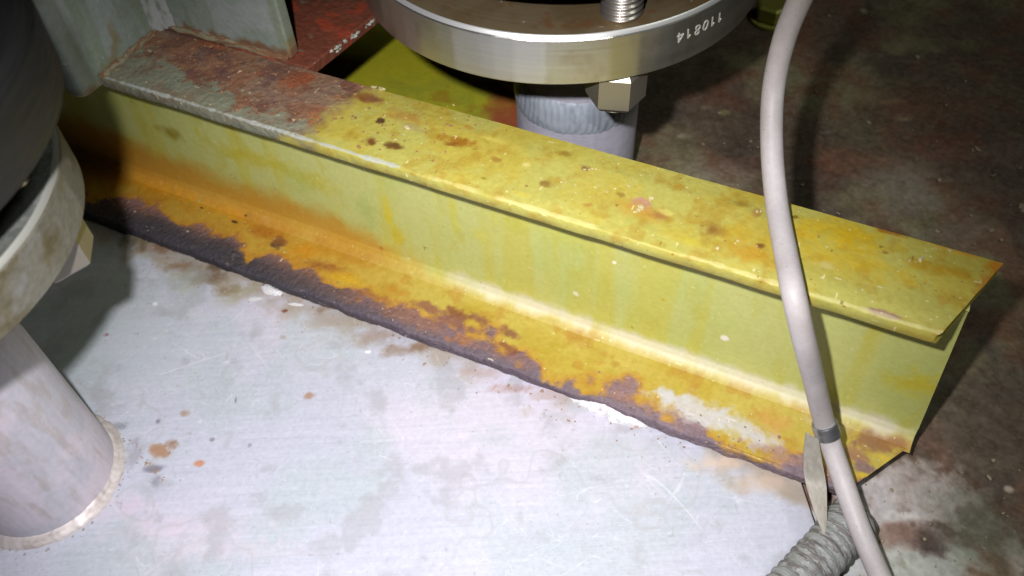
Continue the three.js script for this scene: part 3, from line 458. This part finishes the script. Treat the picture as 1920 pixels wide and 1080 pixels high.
function flangeDisc(R, t, hole, rim, face, parent, edge) {
  const c = 0.0011;
  const side = lathe([[R - c, -t], [R - 0.0004, -t + 0.0003], [R, -t + 0.0008], [R, -c - 0.0006], [R - 0.0003, -c - 0.0001]].map(q => q), 200);
  mesh('rim', toCreasedNormals(side.toNonIndexed(), 0.3), rim, parent).rotation.y = PI;
  const bevel = mesh('rim_chamfer', lathe([[R - 0.0003, -c - 0.0001], [R - 0.0009, -0.0002], [R - 0.0014, 0]], 200), edge, parent);
  const ring = new THREE.RingGeometry(hole, R - 0.0014, 160, 3); ring.rotateX(-PI / 2); mesh('face', ring, face, parent);
  const under = new THREE.RingGeometry(hole, R - c, 160, 2); under.rotateX(PI / 2); under.translate(0, -t, 0); mesh('underside', under, face, parent);
}
const chamferMat = solid(0xd2d2d0, 0.4, 0.7);

// centre joint
const CC = V(0.0245, 0.1227, -0.3003);
{
  const R = 0.075, T = 0.0185, t = thing('pipe_flange', 'round stainless steel pipe flange with stamped rim number above the yellow beam', 'pipe flange', V(CC.x, 0, CC.z));
  const f = new THREE.Group(); f.name = 'flange_disc'; f.position.y = CC.y; t.add(f);
  flangeDisc(R, T, 0.022, steel(41, [190, 190, 184], 0.34), faceSteel, f, chamferMat);
  // stamped number on the rim, standing upside down
  const font = await new FontLoader().loadAsync('fonts/droid/droid_sans_regular.typeface.json');
  const scratch = solid(0xcfcdc6, 0.5, 0.3), txt = '110814';
  const hit = (px, py) => { const r = ray(px, py), o = CAM.clone().sub(V(CC.x, 0, CC.z)), a = r.x * r.x + r.z * r.z, b = o.x * r.x + o.z * r.z, c = o.x * o.x + o.z * o.z - R * R, k = (-b - Math.sqrt(Math.max(0, b * b - a * c))) / a, q = o.addScaledVector(r, k); return [Math.atan2(q.x, q.z), q.y]; };
  const marks = [[1275, 74], [1291, 67], [1309, 58], [1326, 50], [1339, 42], [1350, 35]].map(q => hit(...q));
  [...txt].reverse().forEach((ch, i) => {
    const h = 0.0036, g = new TextGeometry(ch, { font, size: h, depth: 0.00025, curveSegments: 4, bevelEnabled: false }); g.computeBoundingBox(); const bb = g.boundingBox;
    g.translate(-(bb.min.x + bb.max.x) / 2, -h / 2, 0); g.rotateZ(PI + (h2(i, 3, 9) - 0.5) * 0.3); g.translate(0, (h2(i, 5, 9) - 0.5) * 0.0005, 0);
    const th0 = marks[0][0] + (marks[5][0] - marks[0][0]) * i / 5, y0 = CC.y - 0.0078, p = g.attributes.position;
    for (let k = 0; k < p.count; k++) { const th = th0 + p.getX(k) / R, rr = R + p.getZ(k) - 0.0001; const y = p.getY(k); p.setXYZ(k, rr * Math.sin(th), y + y0 - CC.y, rr * Math.cos(th)); }
    g.computeVertexNormals(); mesh('stamped_digit', g, scratch, f);
  });
  // pipe with the weld band under the flange
  const ox = 0.0085, RP = 0.0268;
  const pipeMat = surface(512, 512, (u, v, c) => { const ln = vn(u * 30, v * 200, 3), a = fbm(u * 30, v * 14, 4, 4), st = fbm(u * 90, v * 4, 3, 6); c[0] = 186; c[1] = 184; c[2] = 196; const g = (ln - 0.5) * 8 + (a - 0.5) * 22 + (st - 0.5) * 16; c[0] += g; c[1] += g; c[2] += g; c[3] = 0.42 + 0.2 * a; c[4] = ln * 0.5 + a * 0.5; }, 0.0001, { metalness: 0.2 });
  const neck = mesh('neck', lathe([[RP - 0.002, 0.054], [RP - 0.0025, CC.y - T + 0.0005]], 96), pipeMat, t); neck.position.x = ox; neck.rotation.y = PI;
  const low = mesh('pipe', lathe([[RP, -0.0065], [RP, 0.0445]], 96), pipeMat, t); low.position.x = ox; low.rotation.y = PI;
  const bandW = mesh('weld_bead', grid(300, 20, (u, v) => {
    const a = u * 2 * PI + PI / 2, bulge = Math.pow(Math.sin(v * PI), 0.7), wav = 0.0009 * (fbm(Math.cos(a) * 5 + 9, Math.sin(a) * 5 + 9, 3, 53) - 0.5);
    const cres = 0.00016 * Math.sin(a * 54 + 5 * (v - 0.5) * (v - 0.5) * 4 + 5 * vn(a * 4, 3, 7)) + 0.0007 * (fbm(a * 3.5, v * 2.2, 3, 59) - 0.5);
    const rr = RP - 0.0004 - 0.002 * v + bulge * (0.0016 + cres); return [rr * Math.cos(a), 0.0400 + wav * (1 - v) * 2 + v * 0.0165, -rr * Math.sin(a)];
  }), weldMat(51, [168, 176, 186], [128, 136, 146]), t); bandW.position.x = ox;
  // stud and nuts
  const q = onY(1165, 22, CC.y), sx = q.x - CC.x, sz = q.z - CC.z;
  const sm = solid(0xb8b2aa, 0.32, 0.9); sm.side = THREE.DoubleSide;
  stud(0.0069, 0.0872, 0.155, sm, t, sx, sz);
  const n = mesh('nut', hexNut(0.0180, 0.0155), nutMat, t); n.position.set(sx, CC.y - T - 0.0156, sz); n.rotation.y = -0.2;
  const a1 = Math.atan2(sz, sx), rb = Math.hypot(sx, sz);
  for (const k of [1, 2, 3]) {
    const a = a1 + k * PI / 2 + (k === 1 ? 0.4 : 0); stud(0.0069, 0.0885, 0.155, sm, t, rb * Math.cos(a), rb * Math.sin(a));
    const n2 = mesh('nut', n.geometry, nutMat, t); n2.position.set(rb * Math.cos(a), CC.y - T - 0.0156, rb * Math.sin(a)); n2.rotation.y = k;
  }
  // black joint above
  const j = thing('rubber_joint', 'black rubber joint resting above the stamped steel pipe flange', 'rubber joint', V(CC.x, 0.1345, CC.z));
  mesh('collar', lathe([[0.02, 0], [R - 0.003, 0], [R - 0.001, 0.0008], [R, 0.003], [R, 0.016], [R - 0.002, 0.018], [0.05, 0.018]], 128), rubber, j);
  mesh('bellows', lathe([[0.05, 0.0178], [0.056, 0.026], [0.06, 0.034], [0.056, 0.042], [0.05, 0.048], [0.02, 0.049]], 96), rubber, j);
  const gk = mesh('gasket', lathe([[0.045, -0.0119], [0.045, 0.0005]], 96), rubber, j);
}
// joint at the other end
const LC = V(-0.1638, 0.1414, -0.148);
{
  const R = 0.0567, T = 0.0162, t = thing('pipe_flange', 'weathered steel pipe flange on a pale upright pipe welded to the plate', 'pipe flange', V(LC.x, 0, LC.z));
  const f = new THREE.Group(); f.name = 'flange_disc'; f.position.y = LC.y; t.add(f);
  const galv = surface(1024, 256, (u, v, c) => { const a = fbm(u * 40, v * 8, 5, 61), b = fbm(u * 90, v * 18, 4, 62), f2 = fbm(u * 300, v * 60, 2, 63); c[0] = 104; c[1] = 102; c[2] = 92; mix(c, [86, 78, 54], ss(0.42, 0.7, a) * 0.8); mix(c, [118, 118, 118], ss(0.55, 0.8, b) * 0.6); const g = (f2 - 0.5) * 20; c[0] += g; c[1] += g; c[2] += g; c[3] = 0.5 + 0.2 * a; c[4] = f2 * 0.5 + b * 0.5; }, 0.0002, { metalness: 0.3 });
  const galvFace = surface(512, 512, (u, v, c) => { const a = fbm(u * 14, v * 14, 5, 66), b = fbm(u * 34, v * 34, 4, 67), f2 = fbm(u * 120, v * 120, 2, 68); c[0] = 110; c[1] = 112; c[2] = 108; mix(c, [84, 88, 82], ss(0.42, 0.66, a)); mix(c, [134, 136, 136], ss(0.58, 0.78, b) * 0.6); const sp = vn(u * 80, v * 80, 3); if (sp > 0.96) mix(c, [210, 210, 204], 0.8); const g = (f2 - 0.5) * 20; c[0] += g; c[1] += g; c[2] += g; c[3] = 0.55; c[4] = f2 * 0.5 + b * 0.5; }, 0.0003, { metalness: 0.3 });
  flangeDisc(R, T, 0.018, galv, galvFace, f, solid(0x8d8d86, 0.5, 0.4));
  const pm = surface(512, 512, (u, v, c) => { const a = fbm(u * 9, v * 6, 4, 71), ln = vn(u * 160, v * 8, 72); c[0] = 192; c[1] = 184; c[2] = 194; mix(c, [178, 176, 186], ss(0.45, 0.65, a)); mix(c, [160, 146, 138], ss(0.55, 0.75, fbm(u * 40, v * 9, 4, 75)) * 0.4); const g = (ln - 0.5) * 8 + (fbm(u * 120, v * 90, 3, 76) - 0.5) * 14; c[0] += g; c[1] += g; c[2] += g; c[3] = 0.45 + 0.15 * a; c[4] = a; }, 0.0002);
  const lp = mesh('pipe', lathe([[0.0244, 0.0002], [0.0244, LC.y - T + 0.0004]], 128), pm, t); lp.position.set(-0.0085, 0, -0.0025); lp.rotation.y = PI;
  weldRing(0.0244, 0.0036, 0.0030, weldMat(81, [192, 184, 182], [156, 146, 144]), t, 'weld_bead', 83, 0.0002, -0.0085, -0.0025);
  const spat = []; { const r = mulberry(8); for (let i = 0; i < 70; i++) { const a = r() * 2 * PI, d = 0.0275 + r() * r() * 0.006; spat.push([-0.0085 + d * Math.cos(a), 0.0001, -0.0025 + d * Math.sin(a), 0.0002 + r() * 0.0004]); } }
  stuff(mesh('weld_spatter', crumbs(spat, 12), solid(0x8f8a88, 0.6), t));
  const sm = solid(0xb9a88c, 0.3, 0.9); sm.side = THREE.DoubleSide;
  const rb = 0.0458, a0 = -7 * PI / 180;
  for (let k = 0; k < 4; k++) {
    const a = a0 + k * PI / 2, x = rb * Math.cos(a), z = rb * Math.sin(a); stud(0.0056, LC.y - T - 0.0145, 0.17, sm, t, x, z);
    const n = mesh('nut', hexNut(0.0168, 0.0125), nutMat, t); n.position.set(x, LC.y - T - 0.0126, z); n.rotation.y = -0.35 - k * PI / 2;
  }
  const j = thing('rubber_joint', 'black rubber joint above the flange of the pale upright pipe', 'rubber joint', V(LC.x, 0.1565, LC.z));
  mesh('collar', lathe([[0.015, 0], [0.0625, 0], [0.0652, 0.002], [0.0658, 0.018], [0.063, 0.021], [0.042, 0.0215]], 128), rubber, j);
  mesh('bellows', lathe([[0.042, 0.0212], [0.047, 0.028], [0.049, 0.034], [0.046, 0.044], [0.042, 0.05], [0.042, 0.075], [0.01, 0.076]], 96), rubber, j);
  mesh('gasket', lathe([[0.03, -0.0150], [0.03, 0.0005]], 96), rubber, j);
}

{ // bolt head on the floor beyond the flange
  const q = onY(1446, 34, FLOORY), t = thing('bolt_head', 'small olive yellow bolt head on the dark floor between pipe flange and cable', 'bolt', V(q.x, FLOORY - 0.001, q.z));
  const m = surface(64, 64, (u, v, c) => { const a = fbm(u * 6, v * 6, 4, 3); c[0] = 176; c[1] = 176; c[2] = 84; mix(c, [120, 100, 60], ss(0.5, 0.7, a)); c[3] = 0.4; c[4] = a; }, 0.0002, { metalness: 0.3 });
  const h = mesh('head', hexNut(0.017, 0.009), m, t); h.position.y = 0.002; h.rotation.y = 0.4; mesh('washer', lathe([[0.001, 0.0022], [0.0118, 0.0022], [0.0122, 0.0018], [0.0122, 0]], 40), m, t);
}

{ // corrugated conduit lying beside the plate's cut edge
  const RR = 0.0078, a = onY(1603, 968, 0.003), b = onY(1350, 1230, 0.002), t = thing('ribbed_conduit', 'dull grey ribbed conduit lying along the cut edge of the pale plate', 'conduit', a.clone());
  const dir = b.clone().sub(a), L = dir.length(); dir.normalize(); const sd = V(0, 1, 0).cross(dir).normalize(), up = dir.clone().cross(sd).normalize();
  const m = surface(256, 1024, (u, v, c) => { const q = fbm(u * 12, v * 60, 5, 11), e = fbm(u * 30, v * 150, 4, 12), f = vn(u * 60, v * 300, 13); c[0] = 130; c[1] = 133; c[2] = 131; mix(c, [96, 92, 90], ss(0.45, 0.65, q)); mix(c, [150, 152, 150], ss(0.58, 0.72, e) * 0.8); if (f > 0.93) mix(c, [196, 196, 192], 0.8); c[3] = 0.5 + 0.2 * q; c[4] = e; }, 0.0004, { side: THREE.DoubleSide });
  const pt = (d, an, r) => { const w = 0.0012 * Math.sin(d * 38), p = dir.clone().multiplyScalar(d).addScaledVector(sd, Math.cos(an) * r + w).addScaledVector(up, Math.sin(an) * r); return [p.x, p.y, p.z]; };
  mesh('sleeve', grid(36, 420, (u, v) => { const d = v * L, an = u * 2 * PI; return pt(d, an, RR * (1 + 0.032 * Math.sin(d * 2 * PI / 0.0034) + 0.07 * (fbm(d * 160, Math.cos(an) * 2 + 4, 3, 9) - 0.5))); }), m, t);
  mesh('end_ring', grid(36, 3, (u, v) => pt(-0.0002 - 0.0006 * Math.sin(v * PI), u * 2 * PI, RR * (1 - 0.35 * v))), m, t);
}

// ------------------------------------------------------------------ cable with its metal tie
{
  const path = [[1530, -70, 0.152], [1508, -20, 0.142], [1470, 75, 0.124], [1450, 170, 0.108], [1447, 270, 0.0965], [1456, 380, 0.0872], [1473, 475, 0.0858], [1489, 555, 0.0855], [1506, 630, 0.074], [1527, 715, 0.050], [1549, 805, 0.026], [1577, 890, 0.0165], [1612, 990, 0.0118], [1652, 1085, 0.005], [1700, 1190, 0.0]].map(q => onY(...q));
  const curve = new THREE.CatmullRomCurve3(path, false, 'centripetal'), RC = 0.0035;
  const t = thing('grey_cable', 'light grey round cable hanging across the yellow beam', 'cable', path[6].clone());
  const o = path[6];
  const cm = surface(64, 1024, (u, v, c) => { const a = fbm(u * 6, v * 60, 4, 91), f = fbm(u * 30, v * 500, 2, 92); c[0] = 176; c[1] = 170; c[2] = 170; const g = (a - 0.5) * 14 + (f - 0.5) * 10; c[0] += g; c[1] += g; c[2] += g; mix(c, [152, 144, 138], ss(0.4, 0.8, fbm(u * 3, v * 14, 4, 95)) * 0.5); const sp = vn(u * 24, v * 420, 93); if (sp > 0.975) mix(c, [96, 88, 84], 0.6); c[3] = 0.45 + 0.15 * a; c[4] = f; }, 0.00002);
  const tg = new THREE.TubeGeometry(curve, 320, RC, 24); const uv = tg.attributes.uv; for (let i = 0; i < uv.count; i++) uv.setXY(i, uv.getY(i), uv.getX(i));
  tg.translate(-o.x, -o.y, -o.z); mesh('sheath', tg, cm, t);
  // metal tie around the cable with a hanging tail
  let best = 0, bd = 9; const target = path[10]; for (let k = 0; k <= 1000; k++) { const d = curve.getPointAt(k / 1000).distanceTo(target); if (d < bd) { bd = d; best = k / 1000; } }
  const L = curve.getLength(), hw = 0.0021 / L, tiePts = []; for (let k = 0; k <= 6; k++) tiePts.push(curve.getPointAt(best - hw + 2 * hw * k / 6));
  const c0 = curve.getPointAt(best), tan = curve.getTangentAt(best);
  const tie = thing('cable_tie', 'shiny metal cable tie with a pointed tail wrapped round the grey cable', 'cable tie', c0.clone());
  const tm = surface(128, 64, (u, v, c) => { const a = fbm(u * 10, v * 20, 3, 3); c[0] = 172; c[1] = 174; c[2] = 178; const g = (a - 0.5) * 20; c[0] += g; c[1] += g; c[2] += g; c[3] = 0.32 + 0.2 * a; c[4] = a; }, 0.00005, { metalness: 0.9 });
  const band = lathe([[RC + 0.0001, -0.0027], [RC + 0.0006, -0.0027], [RC + 0.0008, -0.0022], [RC + 0.0008, 0.0022], [RC + 0.0006, 0.0027], [RC + 0.0001, 0.0027]], 48);
  const bm = mesh('band', toCreasedNormals(band.toNonIndexed(), 0.6), tm, tie); bm.quaternion.setFromUnitVectors(V(0, 1, 0), tan);
  // tail: a twisted strip, from the band's side to the floor plate
  const P = (px, py, y) => onY(px, py, y).sub(c0);
  const Lft = [P(1511, 810, 0.0285), P(1507, 850, 0.020), P(1508, 893, 0.0125), P(1522, 945, 0.0105), P(1542, 1000, 0.0090)], Rgt = [P(1534, 824, 0.0275), P(1541, 865, 0.020), P(1549, 912, 0.0125), P(1550, 958, 0.0105), P(1549, 1003, 0.0090)];
  const cl = new THREE.CatmullRomCurve3(Lft), cr = new THREE.CatmullRomCurve3(Rgt), nrm = camF.clone().multiplyScalar(0.0003);
  const f = grid(6, 30, (u, v) => { const p = cl.getPoint(v).lerp(cr.getPoint(v), u).addScaledVector(nrm, -1 - 1.2 * Math.sin(u * PI)); return [p.x, p.y, p.z]; }), b = grid(6, 30, (u, v) => { const p = cl.getPoint(v).lerp(cr.getPoint(v), 1 - u).addScaledVector(nrm, 1 - 1.2 * Math.sin(u * PI)); return [p.x, p.y, p.z]; });
  const sideL = grid(1, 30, (u, v) => { const p = cl.getPoint(v).addScaledVector(nrm, 1 - 2 * u); return [p.x, p.y, p.z]; }), sideR = grid(1, 30, (u, v) => { const p = cr.getPoint(v).addScaledVector(nrm, -1 + 2 * u); return [p.x, p.y, p.z]; });
  const tm2 = surface(64, 128, (u, v, c) => { const a = fbm(u * 6, v * 16, 4, 5); c[0] = 150; c[1] = 145; c[2] = 134; const g = (a - 0.5) * 36; c[0] += g; c[1] += g; c[2] += g; c[3] = 0.62; c[4] = a; }, 0.0001, { metalness: 0.1, side: THREE.DoubleSide });
  mesh('tail', mergeGeometries([f, b, sideL, sideR]), tm2, tie);
}

// ------------------------------------------------------------------ loose grit on floor and plate
{
  const r = mulberry(404), a = [], b = [];
  for (let i = 0; i < 90; i++) { const px = 1230 + r() * 690, py = r() * 460, q = onY(px, py, FLOORY); a.push([q.x, FLOORY + 0.0002, q.z, 0.0003 + r() * r() * r() * 0.0022]); }
  for (let i = 0; i < 70; i++) { const px = 1560 + r() * 360, py = 830 + r() * 250, q = onY(px, py, FLOORY); a.push([q.x, FLOORY + 0.0002, q.z, 0.0002 + r() * r() * r() * 0.0012]); }
  for (let i = 0; i < 130; i++) { const s = -0.27 + r() * 0.26, n = NB - 0.001 - Math.pow(r(), 2) * 0.014, q = world(s, n, 0); b.push([q.x, 0.0001, q.z, 0.0002 + r() * r() * 0.0006]); }
  for (const [px, py] of [[300, 838], [312, 850], [280, 872], [290, 880], [262, 842], [270, 860], [250, 830], [300, 900], [575, 742], [344, 775], [371, 870], [200, 628]]) for (let j = 0; j < (px < 320 && px > 240 ? 5 : 1); j++) { const q = onY(px + (r() - 0.5) * 16, py + (r() - 0.5) * 12, 0); b.push([q.x, 0, q.z, 0.0002 + r() * r() * 0.0007]); }
  const g1 = stuff(mesh('floor_grit', crumbs(a, 31), solid(0x8c8068, 0.8), scene)); g1.userData.label = 'pale crumbs scattered over the dark brown floor'; g1.userData.category = 'grit';
  const g2 = stuff(mesh('rust_grit', crumbs(b, 32), solid(0x8e7765, 0.8), scene)); g2.userData.label = 'small rust crumbs on the pale plate along the foot of the beam'; g2.userData.category = 'grit';
}

// ------------------------------------------------------------------ the flash itself, beside the lens
{
  const t = thing('flash_lamp', 'small round white flash lamp held above the scene', 'lamp', flashPos.clone());
  const dir = flashAim.clone().sub(flashPos).normalize(); t.quaternion.setFromUnitVectors(V(0, 0, 1), dir);
  const h = lathe([[0.0, -0.012], [0.007, -0.012], [0.0075, -0.0115], [0.0075, -0.0035], [0.007, -0.003], [0.0045, -0.003]], 48); h.rotateX(PI / 2); mesh('housing', h, solid(0x151515, 0.6), t);
  const d = new THREE.CircleGeometry(0.004, 32); d.translate(0, 0, -0.0028); mesh('lens', d, new THREE.MeshStandardMaterial({ color: 0xffffff, emissive: 0xfff8ff, emissiveIntensity: 3 }), t);
}

{  // body of the added fill lamp, out of view
  const t = thing('fill_lamp', 'added dim fill lamp in a white tray high above, out of view', 'lamp', fillPos.clone()); t.lookAt(fillAim);
  const tray = new THREE.BoxGeometry(0.64, 0.2, 0.03); tray.translate(0, 0, -0.022); mesh('tray', tray, solid(0xb8b8b0, 0.6), t);
  const pan = new THREE.PlaneGeometry(0.6, 0.16); pan.translate(0, 0, -0.004); mesh('diffuser', pan, new THREE.MeshStandardMaterial({ color: 0xffffff, emissive: new THREE.Color(0.93, 1, 0.88), emissiveIntensity: 0.6 }), t);
}

renderer.render(scene, camera);
